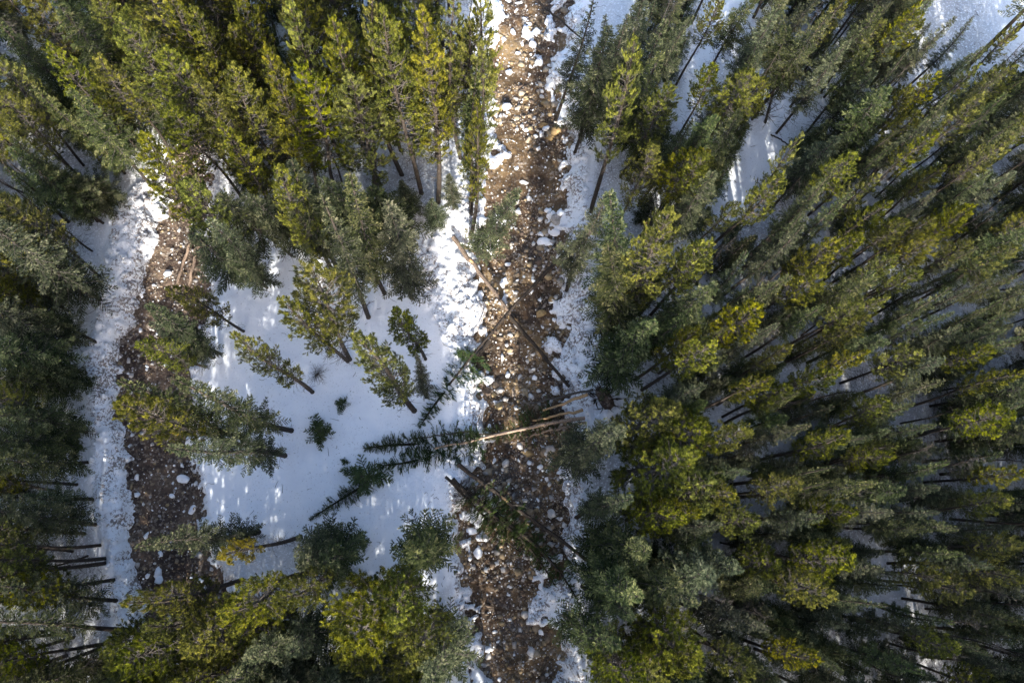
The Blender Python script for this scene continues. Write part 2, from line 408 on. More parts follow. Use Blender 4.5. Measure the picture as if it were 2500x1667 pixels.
def protos(n, seed, flat, mat, sub=2, smooth=False):
    out = []
    for k in range(n):
        V, Fc = rock_proto(seed + k, sub, flat); out.append(mk_mesh('rock', V, Fc, mat, None, smooth))
    return out
SP = protos(12, 100, 0.6, M_STONE, 1)
LP = protos(7, 200, 0.75, M_LUMP, 2)
tint = lambda n: np.clip(rng.beta(1.2, 1.5, n), 0, 1)
pieces(((-5, 13, -13, 47), lambda f, u: (f['sM'] > -0.3) & (f['bed'] > f['snow'] - 0.05) & (u < 0.06 + 0.94 * sm(0.40, 0.60, fbm(f['ux'] * 0.013, f['uy'] * 0.013, 71, 3)))), 46000, 0.04, 0.40, 'stone', bed, M_STONE, M_PEB, 300, 0, 0.65, SP, tint, 1)
pieces(((-33, -13, -13, 47), lambda f, u: (f['sG'] > -0.3) & (f['bed'] > f['snow'] - 0.05) & (u < 0.8)), 24000, 0.04, 0.24, 'stone', gully, M_STONE, M_PEB, 200, 0, 0.65, SP, lambda n: np.clip(rng.beta(1.1, 1.6, n), 0, 1), 1)
pieces(((-31, 14, -12, 46), lambda f, u: ((f['rough'] > 0.5) & (f['snow'] > f['bed']) & (u < 0.75)) | ((f['sM'] > -0.5) & (u < 0.17)) | ((f['sG'] > -0.3) & (u < 0.14))), 30000, 0.05, 0.36, 'snow_lump', ground, M_LUMP, M_LUMP, 300, 0, 0.75, LP, tint, 1)

def boulder(n, x, y, rx, ry, mat, label, cat='boulder', hz=0.6):
    sx, sy = RR(n, x, y); p = unp(sx, sy, -0.5); q = 0.0297 * RS
    V, Fc = rock_proto(int(x + y), 3, 1.0, 0.10)
    bw = 0.08 * (vn(V[:, 0] * 2.3 + 5, V[:, 1] * 2.3 + V[:, 2] * 1.7 + 9, 4) - 0.5); V = V * (1 + bw[:, None])
    r = np.array([rx * q, ry * q, min(rx, ry) * q * hz]); V = V / np.abs(V).max(0) * r
    o = link('snow_block' if cat == 'snow block' else 'boulder', mk_mesh('boulder', V, Fc, mat, None, False), label=label, category=cat)
    o.location = (p[0], p[1], zat(p[0], p[1], 'top') + r[2] * 0.35); o.rotation_euler = (0.1, -0.08, rng.uniform(-.4, .4))
boulder(2, 1380, 300, 36, 34, M_BWHITE, 'round bright white boulder in the stream near the top edge')
boulder(2, 1460, 832, 40, 26, M_BTAN, 'flat tan boulder in the sunlit middle of the upper stream')
boulder(2, 1540, 888, 52, 46, M_BTAN, 'largest ochre boulder in the upper stream beside the right snow bank')
boulder(2, 1500, 920, 30, 28, M_BTAN, 'smaller ochre boulder leaning on the left of the largest ochre one')
boulder(2, 1330, 1215, 36, 18, M_BWHITE, 'long flat white slab lying across the upper stream')
boulder(2, 1610, 500, 32, 28, M_BGREY, 'grey boulder at the edge of the upper right snow bank')
boulder(2, 1555, 1480, 55, 50, M_BGREY, 'large grey boulder with snow beside it above the muddy pool')
boulder(2, 1345, 868, 24, 16, M_BWHITE, 'angular pale boulder left of the flat tan boulder')
boulder(2, 1470, 690, 34, 24, M_BTAN, 'brown boulder below the dark hollow in the upper stream')
boulder(5, 1440, 595, 44, 32, M_BTAN, 'golden boulder just right of the crossed logs')
boulder(5, 1512, 497, 26, 22, M_BTAN, 'pale golden boulder above the golden one by the crossed logs')
boulder(5, 1198, 365, 27, 28, M_LUMP, 'lone snow block below the muddy pool', 'snow block')
boulder(5, 1525, 35, 60, 34, M_LUMP, 'wide snow block at the right side above the muddy pool', 'snow block')
boulder(5, 1480, 105, 70, 40, M_LUMP, 'broad low snow block on the upper rim of the muddy pool', 'snow block', 0.4)
boulder(5, 1505, 1510, 60, 26, M_BGREY, 'long grey boulder below the fallen log bundle')
boulder(5, 1360, 1540, 45, 24, M_BTAN, 'ochre boulder under the fallen log bundle')
boulder(8, 1585, 140, 34, 28, M_BWHITE, 'round white boulder at the right edge of the lower stream')
boulder(8, 1480, 170, 16, 22, M_BWHITE, 'small upright white boulder left of the round white one')
boulder(8, 985, 762, 24, 20, M_BGREY, 'rounded grey boulder at the left edge of the lower stream')
boulder(8, 1140, 745, 20, 16, M_BWHITE, 'pale boulder above the sunlit bend of the lower stream')
boulder(8, 965, 530, 46, 30, M_LUMP, 'bright snow block at the left end of the two parallel fallen trunks', 'snow block')
boulder(8, 1010, 670, 34, 40, M_LUMP, 'snow block below the green boughs of the fallen trunks', 'snow block')
boulder(7, 1235, 172, 46, 30, M_LUMP, 'long white snow slab on the left gully rubble', 'snow block')
boulder(7, 1300, 377, 24, 34, M_LUMP, 'upright snow block where gully rubble meets the clearing', 'snow block')
boulder(7, 1160, 282, 22, 18, M_LUMP, 'small snow block in the middle of the left gully', 'snow block')
boulder(7, 1535, 1400, 38, 44, M_LUMP, 'snow block between the pines near the bottom edge', 'snow block')
boulder(7, 1590, 905, 50, 34, M_LUMP, 'flat snow block between pine crowns in the lower left', 'snow block', 0.4)
boulder(4, 1128, 315, 30, 30, M_LUMP, 'square snow block beside the two pale leaning logs', 'snow block')

# ------------------------------------------------------------------ trees: prototypes
def tube(pts, rad, n=5):
    pts = np.asarray(pts, float); rad = np.asarray(rad, float)
    t = np.gradient(pts, axis=0); t /= np.linalg.norm(t, axis=1)[:, None] + 1e-9
    ref = np.where(np.abs(t[:, 2:3]) > 0.9, np.array([[1.0, 0, 0]]), np.array([[0, 0, 1.0]]))
    a = np.cross(t, ref); a /= np.linalg.norm(a, axis=1)[:, None] + 1e-9; b = np.cross(t, a)
    ang = np.arange(n) * 2 * math.pi / n
    V = (pts[:, None] + rad[:, None, None] * (np.cos(ang)[None, :, None] * a[:, None] + np.sin(ang)[None, :, None] * b[:, None])).reshape(-1, 3)
    Fc = []
    for i in range(len(pts) - 1):
        for j in range(n):
            k = (j + 1) % n
            Fc.append((i * n + j, i * n + k, (i + 1) * n + k, (i + 1) * n + j))
    return V, np.array(Fc)

class TB:
    def __init__(s): s.V = []; s.F = []; s.o = 0
    def add(s, pts, rad, n=4):
        V, Fc = tube(pts, rad, n); s.V.append(V); s.F.append(Fc + s.o); s.o += len(V)
    def mesh(s, name, mat, smooth=True): return mk_mesh(name, np.concatenate(s.V), np.concatenate(s.F), mat, None, smooth)

def needles(P, D, T, nper, ln, wd, spread, r, base=0.0):
    """nper blades for each shoot at P heading D with tint T"""
    n = len(P); P = np.repeat(P, nper, 0); D = np.repeat(D, nper, 0); T = np.repeat(T, nper)
    m = len(P)
    u = r.normal(size=(m, 3)); u /= np.linalg.norm(u, axis=1)[:, None]
    d = D + u * spread; d /= np.linalg.norm(d, axis=1)[:, None]
    L = ln * r.uniform(0.65, 1.2, m)[:, None]
    s = np.cross(d, r.normal(size=(m, 3))); s /= np.linalg.norm(s, axis=1)[:, None] + 1e-9
    W = wd * r.uniform(0.7, 1.3, m)[:, None]
    P = P + D * (base * r.uniform(-1, 0.6, m))[:, None]
    A = P + s * W * 0.5; B = P - s * W * 0.5; C = P + d * L
    V = np.stack([A, B, C], 1).reshape(-1, 3)
    Fc = np.arange(m * 3).reshape(-1, 3)
    Tn = np.clip(np.repeat(T + r.normal(0, 0.07, m), 3), 0, 1)
    return V, Fc, Tn

def spine(h, r, bend):
    z = np.linspace(0, 1, 9)
    a, b = r.normal(0, bend, 2), r.normal(0, bend * 0.5, 2)
    off = np.stack([a[0] * np.sin(z * 3.14) + b[0] * np.sin(z * 6.28), a[1] * np.sin(z * 3.14) + b[1] * np.sin(z * 6.28)], -1)
    return z, off
def at_spine(sp, t, h):
    z, off = sp
    return np.array([np.interp(t, z, off[:, 0]), np.interp(t, z, off[:, 1]), t * h])

H0 = 18.0      # height of the prototypes
def trunk_mesh(sp, r0, r1=0.02, mat=M_BARK, top=1.0):
    tt = np.concatenate([[-0.03, 0.0, 0.015], np.linspace(0.06, top, 10)])
    pts = np.array([at_spine(sp, max(t, 0), H0) + np.array([0, 0, min(t, 0) * H0]) for t in tt])
    rad = np.array([r0 * 1.35, r0 * 1.25, r0 * 1.02] + [r0 * (1 - t) ** 0.85 + r1 for t in np.linspace(0.06, top, 10)])
    b = TB(); b.add(pts, rad, 8)
    return b.mesh('trunk', mat)

def bend_branch(p0, az, el0, el1, L, r, n=5, wob=0.12):
    pts = [p0]; a = az
    for k in range(n):
        el = el0 + (el1 - el0) * (k / (n - 1)) ** 1.3 + r.normal(0, wob * 0.6); a += r.normal(0, wob)
        pts.append(pts[-1] + L / n * np.array([math.cos(a) * math.cos(el), math.sin(a) * math.cos(el), math.sin(el)]))
    return np.array(pts)

def dead_branches(tb, sp, r, t0, t1, n, Lm, r0=0.018):
    for k in range(n):
        t = r.uniform(t0, t1); L = Lm * r.uniform(0.35, 1.1); az = r.uniform(0, 6.28)
        pts = bend_branch(at_spine(sp, t, H0), az, r.uniform(-0.5, 0.3), r.uniform(-0.7, 0.6), L, r, 4, 0.25)
        tb.add(pts, np.linspace(r0, 0.006, 5) * r.uniform(0.8, 1.2), 3)
        for q in range(int(r.integers(1, 5))):
            i = int(r.integers(1, 4)); p2 = bend_branch(pts[i], az + r.choice([-1, 1]) * r.uniform(0.5, 1.2), r.uniform(-0.6, 0.5), r.uniform(-0.4, 0.6), L * r.uniform(0.2, 0.45), r, 3, 0.3)
            tb.add(p2, np.linspace(r0 * 0.55, 0.005, 4), 3)

def pine_proto(seed, c0=0.40, rmax=1.75, dens=1.0, nlen=0.118, dead=26, mat=None):
    r = np.random.default_rng(seed); sp = spine(H0, r, 0.22); tb = TB()
    P = []; D = []; T = []
    nb_ = int(120 * dens * max(0.4, (1 - c0) * H0 / 11.5))
    ph = r.uniform(0, 6.28)
    for k in range(nb_):
        t = c0 + (1 - c0) * ((k + r.uniform(0, 1)) / nb_) ** 0.92; c = (t - c0) / (1 - c0)
        prof = (0.62 + 0.38 * math.sin(min(c * 3.0, 1.57))) * (1 - c ** 2.6) ** 0.7
        L = max(0.30, rmax * prof * r.uniform(0.62, 1.18)); az = ph + k * 2.4 + r.normal(0, 0.35)
        p0 = at_spine(sp, t, H0)
        el0 = -0.15 + 0.75 * c + r.normal(0, 0.12); el1 = el0 + 0.55
        pts = bend_branch(p0, az, el0, el1, L, r)
        tb.add(pts, np.linspace(0.035 * (1 - c) + 0.012, 0.008, len(pts)), 3)
        bt = r.beta(2.2, 2.2)
        red = 0.999 if r.uniform() < 0.002 else None
        ns = max(3, int(L * 9.5 * r.uniform(0.8, 1.2)))
        ends = [(pts[-1], pts[-1] - pts[-2])]
        for q in range(ns):
            s = r.uniform(0.30, 0.97) ** 0.8; i = min(int(s * 5), 4); fr = s * 5 - i
            b0 = pts[i] * (1 - fr) + pts[i + 1] * fr; dr = pts[i + 1] - pts[i]; az2 = math.atan2(dr[1], dr[0]) + r.choice([-1, 1]) * r.uniform(0.35, 1.15)
            l2 = L * r.uniform(0.16, 0.36) * (1.15 - s * 0.5) + 0.08
            p2 = bend_branch(b0, az2, el0 + r.uniform(-0.1, 0.5), el1 + 0.35, l2, r, 3, 0.12)
            tb.add(p2, np.linspace(0.012, 0.006, 4), 3)
            ends.append((p2[-1], p2[-1] - p2[-2])); ends.append((p2[2], p2[2] - p2[1] + r.normal(0, 0.03, 3)))
        for e, d in ends:
            d = d / (np.linalg.norm(d) + 1e-9); d = d + np.array([0, 0, 0.35]); d /= np.linalg.norm(d)
            P.append(e); D.append(d); T.append(red if red else np.clip(0.18 + 0.55 * bt + r.normal(0, 0.13), 0, 0.95))
    for q in range(6):
        P.append(at_spine(sp, 1.0, H0) + r.normal(0, 0.07, 3)); D.append(np.array([0, 0, 1.0])); T.append(0.7)
    P, D, T = np.array(P), np.array(D), np.array(T)
    V, Fc, Tn = needles(P, D, T, 34, nlen, 0.0185, 1.05, r, 0.09)
    dead_branches(tb, sp, r, 0.12, c0 + 0.12, dead, 1.25)
    return dict(trunk=trunk_mesh(sp, 0.135), branches=tb.mesh('branches', M_TWIG), crown=mk_mesh('crown', V, Fc, mat or M_PINE, {'tint': Tn}), wid=2 * float(np.percentile(np.hypot(P[:, 0], P[:, 1]), 88)), h0=H0)

def spruce_proto(seed, c0=0.12, rmax=1.6, dens=1.0, mat=M_SPRUCE, dead=10, flat=False, tw=1.0, sweep=0.0):
    r = np.random.default_rng(seed); sp = spine(H0, r, 0.12); tb = TB()
    P = []; D = []; T = []
    nb_ = int(165 * dens * max(0.35, (1 - c0) * H0 / 15.0)); ph = r.uniform(0, 6.28)
    for k in range(nb_):
        t = c0 + (0.985 - c0) * ((k + r.uniform(0, 1)) / nb_); c = (t - c0) / (1 - c0)
        L = max(0.16, rmax * (1 - c) ** 0.78 * (0.72 + 0.28 * min(1, c * 7)) * r.choice([r.uniform(0.5, 0.8), r.uniform(0.85, 1.2)])); az = ph + k * 2.4 + r.normal(0, 0.3)
        if flat and math.sin(az) < -0.2: L *= 0.55
        p0 = at_spine(sp, t, H0)
        el0 = -0.30 + 0.75 * c ** 1.4 + r.normal(0, 0.08 + 0.3 * sweep) + sweep; el1 = el0 + 0.22 - 0.5 * sweep
        pts = bend_branch(p0, az, el0, el1, L, r, 5, 0.07 + 0.35 * sweep)
        tb.add(pts, np.linspace(0.022 * (1 - c) + 0.008, 0.005, len(pts)), 3)
        bt = r.beta(2, 2)
        ns = max(3, int(L * 13))
        for q in range(ns):
            s = 0.16 + 0.84 * (q + r.uniform(0, 1)) / ns; i = min(int(s * 5), 4); fr = s * 5 - i
            b0 = pts[i] * (1 - fr) + pts[i + 1] * fr; dr = pts[i + 1] - pts[i]; dr = dr / (np.linalg.norm(dr) + 1e-9)
            sd = np.cross(dr, [0, 0, 1.0]); sd /= np.linalg.norm(sd) + 1e-9
            l2 = (0.09 + 0.36 * min(1.2, L) / 1.2 * (1 - s) ** 0.8) * r.uniform(0.7, 1.25) * tw
            d2 = dr * r.uniform(0.5, 1.0) + sd * (1 if q % 2 else -1) * r.uniform(0.4, 1.1) + np.array([0, 0, -0.12 + r.normal(0, 0.16 + 0.5 * sweep)]); d2 /= np.linalg.norm(d2)
            m = max(2, int(l2 / 0.075))
            for g in range(m):
                P.append(b0 + d2 * l2 * (g + 0.5) / m); D.append(d2); T.append(np.clip(-0.02 + 0.5 * bt + 0.48 * (s * 0.6 + 0.4 * (g + 1) / m) + r.normal(0, 0.1), 0, 1))  # tips pale as new growth; inner shoots darkened to stand for crown shade
        P.append(pts[-1]); D.append((pts[-1] - pts[-2]) / (np.linalg.norm(pts[-1] - pts[-2]) + 1e-9)); T.append(min(1, 0.45 + 0.5 * bt))
    for q in range(5):
        P.append(at_spine(sp, 1.0, H0) - np.array([0, 0, q * 0.1])); D.append(np.array([0, 0, 1.0])); T.append(0.8)
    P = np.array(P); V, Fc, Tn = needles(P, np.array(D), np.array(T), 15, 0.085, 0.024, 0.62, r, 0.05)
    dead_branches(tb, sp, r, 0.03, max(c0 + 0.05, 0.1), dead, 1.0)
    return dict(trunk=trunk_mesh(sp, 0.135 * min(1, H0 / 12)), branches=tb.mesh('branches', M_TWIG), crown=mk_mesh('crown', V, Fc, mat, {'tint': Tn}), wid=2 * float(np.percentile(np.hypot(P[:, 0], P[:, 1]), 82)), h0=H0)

def snag_proto(seed, n=40, top=1.0, Lm=1.0):
    r = np.random.default_rng(seed); sp = spine(H0, r, 0.3); tb = TB()
    dead_branches(tb, sp, r, 0.18, 0.97, n, Lm, 0.016)
    return dict(trunk=trunk_mesh(sp, 0.10, 0.015), branches=tb.mesh('branches', M_TWIG), wid=1.6, h0=H0)

PINES = [pine_proto(11, 0.32, 1.9), pine_proto(12, 0.40, 2.0), pine_proto(13, 0.28, 1.8), pine_proto(14, 0.45, 1.9), pine_proto(15, 0.36, 1.85)]
SPRUCES = [spruce_proto(21, 0.10, 1.6), spruce_proto(22, 0.22, 1.5), spruce_proto(23, 0.16, 1.7, 1.0), spruce_proto(24, 0.34, 1.45, 0.85)]
PINES_R = [pine_proto(17, 0.55, 1.6, 1.05, 0.12, 46), pine_proto(18, 0.62, 1.6, 1.1, 0.12, 50), pine_proto(19, 0.50, 1.5, 1.0, 0.12, 46)]
SPRUCES_R = [spruce_proto(26, 0.42, 1.3, 1.2, M_SPRUCE, 40), spruce_proto(27, 0.50, 1.25, 1.2, M_SPRUCE, 44), spruce_proto(28, 0.34, 1.3, 1.1, M_SPRUCE, 36)]
SPARSE = [pine_proto(31, 0.30, 1.5, 0.95, 0.10, 40), pine_proto(32, 0.38, 1.4, 0.85, 0.10, 50)]
H0 = 8.0
SMALL = [spruce_proto(71, 0.06, 1.3, 1.0, M_SPRUCE, 4), spruce_proto(72, 0.1, 1.1, 1.0, M_SPRUCE, 4)]
H0 = 10.0
FSP = spruce_proto(51, 0.15, 1.6, 1.3, M_FALLEN, 10, False, 1.7, 0.55); FSP2 = spruce_proto(52, 0.15, 1.4, 1.2, M_FALLEN, 12, False, 1.7, 0.55)
FSP3 = spruce_proto(55, 0.08, 1.6, 0.75, M_FALLEN, 60, False, 1.2, 0.55)
FPN = spruce_proto(53, 0.12, 1.6, 1.6, M_FALLEN, 10, False, 1.8, 0.6); FPN2 = spruce_proto(54, 0.15, 1.5, 1.6, M_FALLEN, 10, False, 1.8, 0.6)
H0 = 2.0
YS = spruce_proto(61, 0.05, 0.95, 0.8, M_FALLEN, 4)
H0 = 18.0
GOLD = pine_proto(33, 0.66, 1.25, 0.75, 0.12, 60, M_GOLD)
SNAGS = [snag_proto(41, 46), snag_proto(42, 30), snag_proto(43, 60, 1.0, 1.2)]

TREES = []
def place(kind, proto, base, tip, wm, name, zf=None):
    """tree with base and tip points in metres, crown width wm"""
    b = Vector(base); t = Vector(tip); ax = t - b; h = ax.length
    e = bpy.data.objects.new(name, None); COL.objects.link(e); e.empty_display_size = 0.3
    q = ax.to_track_quat('Z', 'Y') @ Quaternion((0, 0, 1), random.uniform(0, 6.28))
    e.rotation_mode = 'QUATERNION'; e.rotation_quaternion = q; e.location = b
    sxy = min(max(wm / proto['wid'], 0.5), 1.9); e.scale = (sxy, sxy, h / proto['h0'])
    tk = h / 18.0
    for part in ('trunk', 'branches', 'crown'):
        if part in proto:
            o = link(part, proto[part], e)
            if part != 'trunk': o['kind'] = 'stuff'
            if part == 'trunk':
                g = min(1.35, max(0.7, tk)) / sxy if proto['h0'] > 15 else 1.0; o.scale = (g, g, 1)
    TREES.append(dict(o=e, kind=kind, base=np.array(base), tip=np.array(tip), w=wm, h=h))
    return e

def hdef(g):
    x, y = g[0], g[1]
    if x > 24: return 12.5
    if x > 15: return 14.5
    if x > 7: return 17 if y < 22 else 15
    if x < -19: return 13.5
    if x < -12 and y > 14: return 15.5
    return 20.0 if y > 14 else 17.0

def add(kind, n, tx, ty, w, bx_=None, by_=None, h=None, proto=None, group=None, lean=0.35):
    tp = RR(n, tx, ty) if n else (tx * S, ty * S)
    if bx_ is not None:
        bp = RR(n, bx_, by_) if n else (bx_ * S, by_ * S)
        b = unp(*bp, 0.0); best = min((float(np.hypot(*(unp(*tp, hh) - b)[:2])), hh) for hh in np.arange(3, 26, 0.25))
        t = unp(*tp, best[1])
        if tp[0] < 60 and n in (4, 7): t = t + (t - b) * 0.28
    else:
        hh = h or hdef(unp(*tp, 14.0)) * random.uniform(0.9, 1.1) * (0.82 if n == 3 and tx < 800 and ty < 600 else 1)
        t = unp(*tp, hh); b = t + np.array([random.gauss(0, lean), random.gauss(0, lean), 0])
    b = np.array([b[0], b[1], zat(b[0], b[1]) - 0.05])
    mid = t * 0.65 + b * 0.35
    dep = proj_np(mid)[2]
    wm = w * (RS if n else S) * dep / F * (0.94 if b[0] > 13 else 1.0)
    nm = {'p': 'pine_tree', 's': 'spruce_tree', 'x': 'pine_tree', 'd': 'dead_tree'}[kind]
    R_ = b[0] > 13 or (b[0] < -22 and b[1] < 12)
    pr = proto or random.choice({'p': PINES_R if R_ else PINES, 's': SPRUCES_R if R_ and b[0] > 13 else SPRUCES, 'x': SPARSE, 'd': SNAGS}[kind])
    return place(kind, pr, b, t, wm, nm)

DATA = '''
1 s -40 120 210|1 p 190 -40 260|1 s 350 -20 330|1 s 215 580 190 850 1180|1 s 465 600 230|1 p 670 385 260|1 p 880 55 320|1 p 1300 55 220|1 p 1650 -50 320|1 p 1365 410 200|1 p 1790 330 320|1 p 2020 460 330|1 p 1950 15 230|1 p 2235 150 210
1 p 985 905 340|1 p 1240 1230 300|1 p 1480 830 260|1 p 1880 1130 250|1 s 1970 1085 260|1 p -40 420 260|1 p -30 640 260|1 s 60 990 230|1 s 250 1090 220 740 1450|1 s 380 1185 220 800 1390|1 p -10 1335 260|1 s 20 860 200|1 p 330 300 220|1 p 640 -30 260|1 p 1130 -60 260|1 p 1560 180 240|1 s 1400 1480 230
2 p 370 75 330 635 1320|2 p 640 60 270 748 1385|2 p 860 -60 330|2 p 960 160 270|2 p 1030 -40 250|2 p 1040 300 220|2 p 150 525 330|2 s 145 1165 290|2 s -40 1330 260|2 s 400 1360 280|2 s 820 1175 110 850 1440|2 s 1880 95 150|2 s 2030 100 160|2 p 2075 255 220 1770 1445|2 s 2290 130 210|2 p 2320 585 230|2 p 2195 985 230|2 s 1905 1290 230|2 s 1810 -60 170|2 s 2140 -60 200|2 p 30 130 240|2 p 300 -70 260|2 s 1010 430 190|2 p 1010 700 170
0 s 437 530 100 606 655|0 s 560 450 100 728 575|0 s 665 368 95 800 575|0 s 735 410 100 878 575|0 s 850 430 105 955 560|0 s 505 445 95 672 590|0 p 1540 484 115 1440 760|0 p 1603 352 100|0 s 1400 440 110 1412 735|0 s 1395 560 110 1425 790|0 p 1610 560 90|0 s 1640 395 90|0 s 1480 -10 110|0 s 1400 60 100|0 s 1520 120 90
3 p 300 -20 180|3 s 80 -80 240|3 s 550 -10 210|3 s 740 180 260 590 850|3 s 760 -60 210|3 s 1055 80 170|3 s 1380 50 180|3 s 1465 15 110|3 s 1490 90 110|3 p 1410 140 100|3 s 1620 120 150|3 s 1000 -50 210|3 s 1350 480 170|3 s 1330 330 160|3 p 1170 -40 140|3 s 1750 -40 180|3 p 1650 20 90|3 s 1900 115 170|3 s 2010 110 120|3 s 2010 365 140|3 p 2050 440 120|3 p 1780 490 150|3 p 1580 590 170|3 p 2070 645 190|3 s 1715 810 130|3 s 2240 470 120|3 s 2240 630 140|3 s 1510 880 100|3 s 1460 990 120|3 p 1760 910 170|3 s 1250 1010 120|3 s 1110 1110 110
3 s 1010 1220 150|3 s 1200 1290 150|3 p 1370 1190 170|3 p 1450 1370 150|3 s 1760 1290 140|3 p 1815 1130 130|3 s 2140 1150 140|3 s 2290 1160 160|3 p 2010 1390 150|3 x 850 915 150 400 1560|3 p 720 1180 210|3 p 510 490 260|3 p 250 440 200|3 p 190 1060 210|3 s 120 800 130|3 p 420 1380 110|3 s 850 1440 160|3 p 1500 1480 130|3 p 1745 1480 130|3 p 2270 930 180|3 s 1180 270 150|3 s 1250 180 140|3 p 2320 170 110|3 s 2120 300 110|3 s 1570 330 120|3 s 2330 800 140|3 p 1560 1500 110
6 p 230 110 200|6 p 1250 70 200|6 p 1080 100 210|6 s 860 0 200|6 s 780 340 170|6 s 480 170 170|6 p 1740 0 200|6 p 1760 80 200|6 p 1990 110 150|6 p 1490 210 140|6 s 1340 300 170|6 s 1480 150 90|6 p 1650 310 140|6 s 2040 150 100|6 s 2220 200 150|6 p 2310 150 170|6 s 1860 420 150|6 s 2230 490 90|6 s 2240 590 90|6 s 1880 590 110|6 s 1930 680 140|6 s 2220 700 160|6 p 2140 850 170|6 s 1010 540 130|6 s 700 660 120|6 p 1250 530 150|6 p 1430 490 140|6 p 1300 620 180|6 p 555 545 250|6 s 345 690 110|6 p 250 800 230|6 p 150 700 130|6 p 780 820 140|6 s 100 570 160
6 p 1300 850 140|6 p 1640 860 240|6 s 1820 900 150|6 s 1820 1050 130|6 p 1100 1000 200|6 p 770 1100 210|6 p 640 1040 130|6 s 830 1130 120|6 s 200 1080 180|6 p 1430 1190 200|6 s 1610 1200 130|6 s 910 1350 150|6 p 470 1370 200|6 p 1160 1400 200|6 s 1330 1430 120|6 p 2270 1280 230|6 s 2360 1190 150|6 s 1760 1350 130|6 p 1490 1490 140|6 s 2330 330 130|6 s 2350 760 150|6 p 2340 1000 150|6 s 2100 560 110|6 s 2020 420 110
9 p 1470 20 170|9 s 1850 50 150|9 s 1070 90 130|9 s 500 130 150|9 p 830 200 220|9 s 1040 190 110|9 s 1360 200 170|9 s 1780 230 170|9 p 390 270 220|9 p 150 420 250|9 p 1210 400 200|9 s 1000 430 140|9 s 1470 400 150|9 s 1780 400 130|9 s 1700 510 140|9 s 1910 510 130|9 p 2260 310 180|9 p 2352 120 150|9 s 310 480 170|9 p 1190 700 280|9 p 2330 620 180|9 s 1950 680 140|9 s 440 790 200|9 s 1400 780 150|9 s 1560 850 130|9 p 1830 860 200|9 p 2352 860 180|9 p 1060 960 230|9 s 1430 1030 130|9 s 160 1020 220|9 s 620 1190 200|9 s 1890 1140 130|9 s 2352 1150 150|9 s 1700 1210 130|9 p 1890 1330 190|9 s 1680 1480 150|9 p 500 1480 220|9 p 970 1390 180|9 s 1130 1480 150|9 s 600 1470 150|9 p 120 1370 180|9 p 80 1500 150|9 s 2140 1370 130|9 s 2352 1480 130|9 s 2300 500 120|9 s 2150 760 130|9 s 2060 1290 120
0 p 1575 1050 160 1430 1090|8 p 2400 430 250|8 s 2060 300 190|0 s 1432 990 105|0 s 1485 1265 110|0 s 1555 1350 110|8 s 2060 1120 220|0 p 1500 1545 160|0 p 1600 1500 140|0 s 1470 1370 110|0 s 1420 1480 100|0 p 1450 1580 120|0 s 955 1280 125 990 1262|0 p 825 1470 175 915 1350|0 p 905 1420 120 960 1330|0 p 960 1500 110 1010 1400|0 s 990 1570 130 1030 1420|0 s 740 1290 110 800 1245|0 s 690 1300 100 770 1240
7 s 930 630 230 1760 530|7 p 835 1010 230 1650 850|7 p 1500 1070 320 2100 800|7 p 1880 970 250 2330 760|7 p 815 1430 290 1500 1230|7 p 985 1160 240 1580 1080|7 s 1960 1350 260 2250 1130|7 s 1480 1560 290 1980 1290|7 p 1180 1600 260 1700 1350|7 s 1650 1400 240 2150 1180
7 s -60 400 260 660 480|7 s 0 1160 210 880 1180|7 s 60 900 220 815 985|7 p -60 950 250|7 s -40 60 230 610 60|7 p -90 170 200 525 210|7 p -110 190 200 385 252|7 p -40 520 200 582 540|7 p 60 625 190 690 617|7 p 60 715 190 730 706|7 p -30 870 200 728 738|7 p -60 1380 200 515 1236|7 p 30 1430 200 715 1280|7 p -20 1540 210 692 1310|7 s 60 1640 220 822 1410|7 s 120 1560 180 790 1380|7 p -60 640 170 500 660|7 p -80 780 180 480 760|7 d 120 830 90 600 690|7 p -100 1250 190 480 1210
4 s -20 10 340 700 515|4 p 10 120 240 560 470|4 s -60 590 300 535 780|4 p -60 470 260 470 700|4 s -50 840 290 560 1000|4 s -30 1010 260 500 1080|4 s 0 1290 250 595 1400|4 p -60 1170 240 520 1300|4 p -80 215 200 480 590|4 p -30 440 200 492 652|4 s -50 1440 230 560 1500|4 d 330 -20 120 630 180|4 s -60 330 220 400 520
4 s 990 530 220 1490 870|4 p 1130 430 190 1650 720|4 p 930 800 200 1400 960|4 s 800 1050 230 1650 1440|4 s 1160 1030 250 1975 1390|4 p 795 1190 280 1640 1490|4 s 1130 1500 230 1935 1560|4 x 1580 730 210 2115 1130|4 s 1010 660 180 1450 900|0 x 715 612 130 805 828|0 x 648 688 80 800 832|0 x 815 768 98 952 945|0 x 910 708 70 978 828|0 s 955 812 34 980 915
'''
def load():
    for line in DATA.strip().split('\n'):
        for it in line.split('|'):
            a = it.split(); n = int(a[0]); k = a[1]; v = [float(q) for q in a[2:]]
            add(k, n, v[0], v[1], v[2], *(v[3:5] if len(v) > 3 else (None, None)))
load()
add('x', 7, 1500, 690, 150, 2040, 560, proto=GOLD); TREES[-1]['label'] = 'small golden yellow pine with bare grey lower branches at lower left'
# a spruce leaning out over the stream
add('s', 0, 1192, 432, 75, 1098, 598)

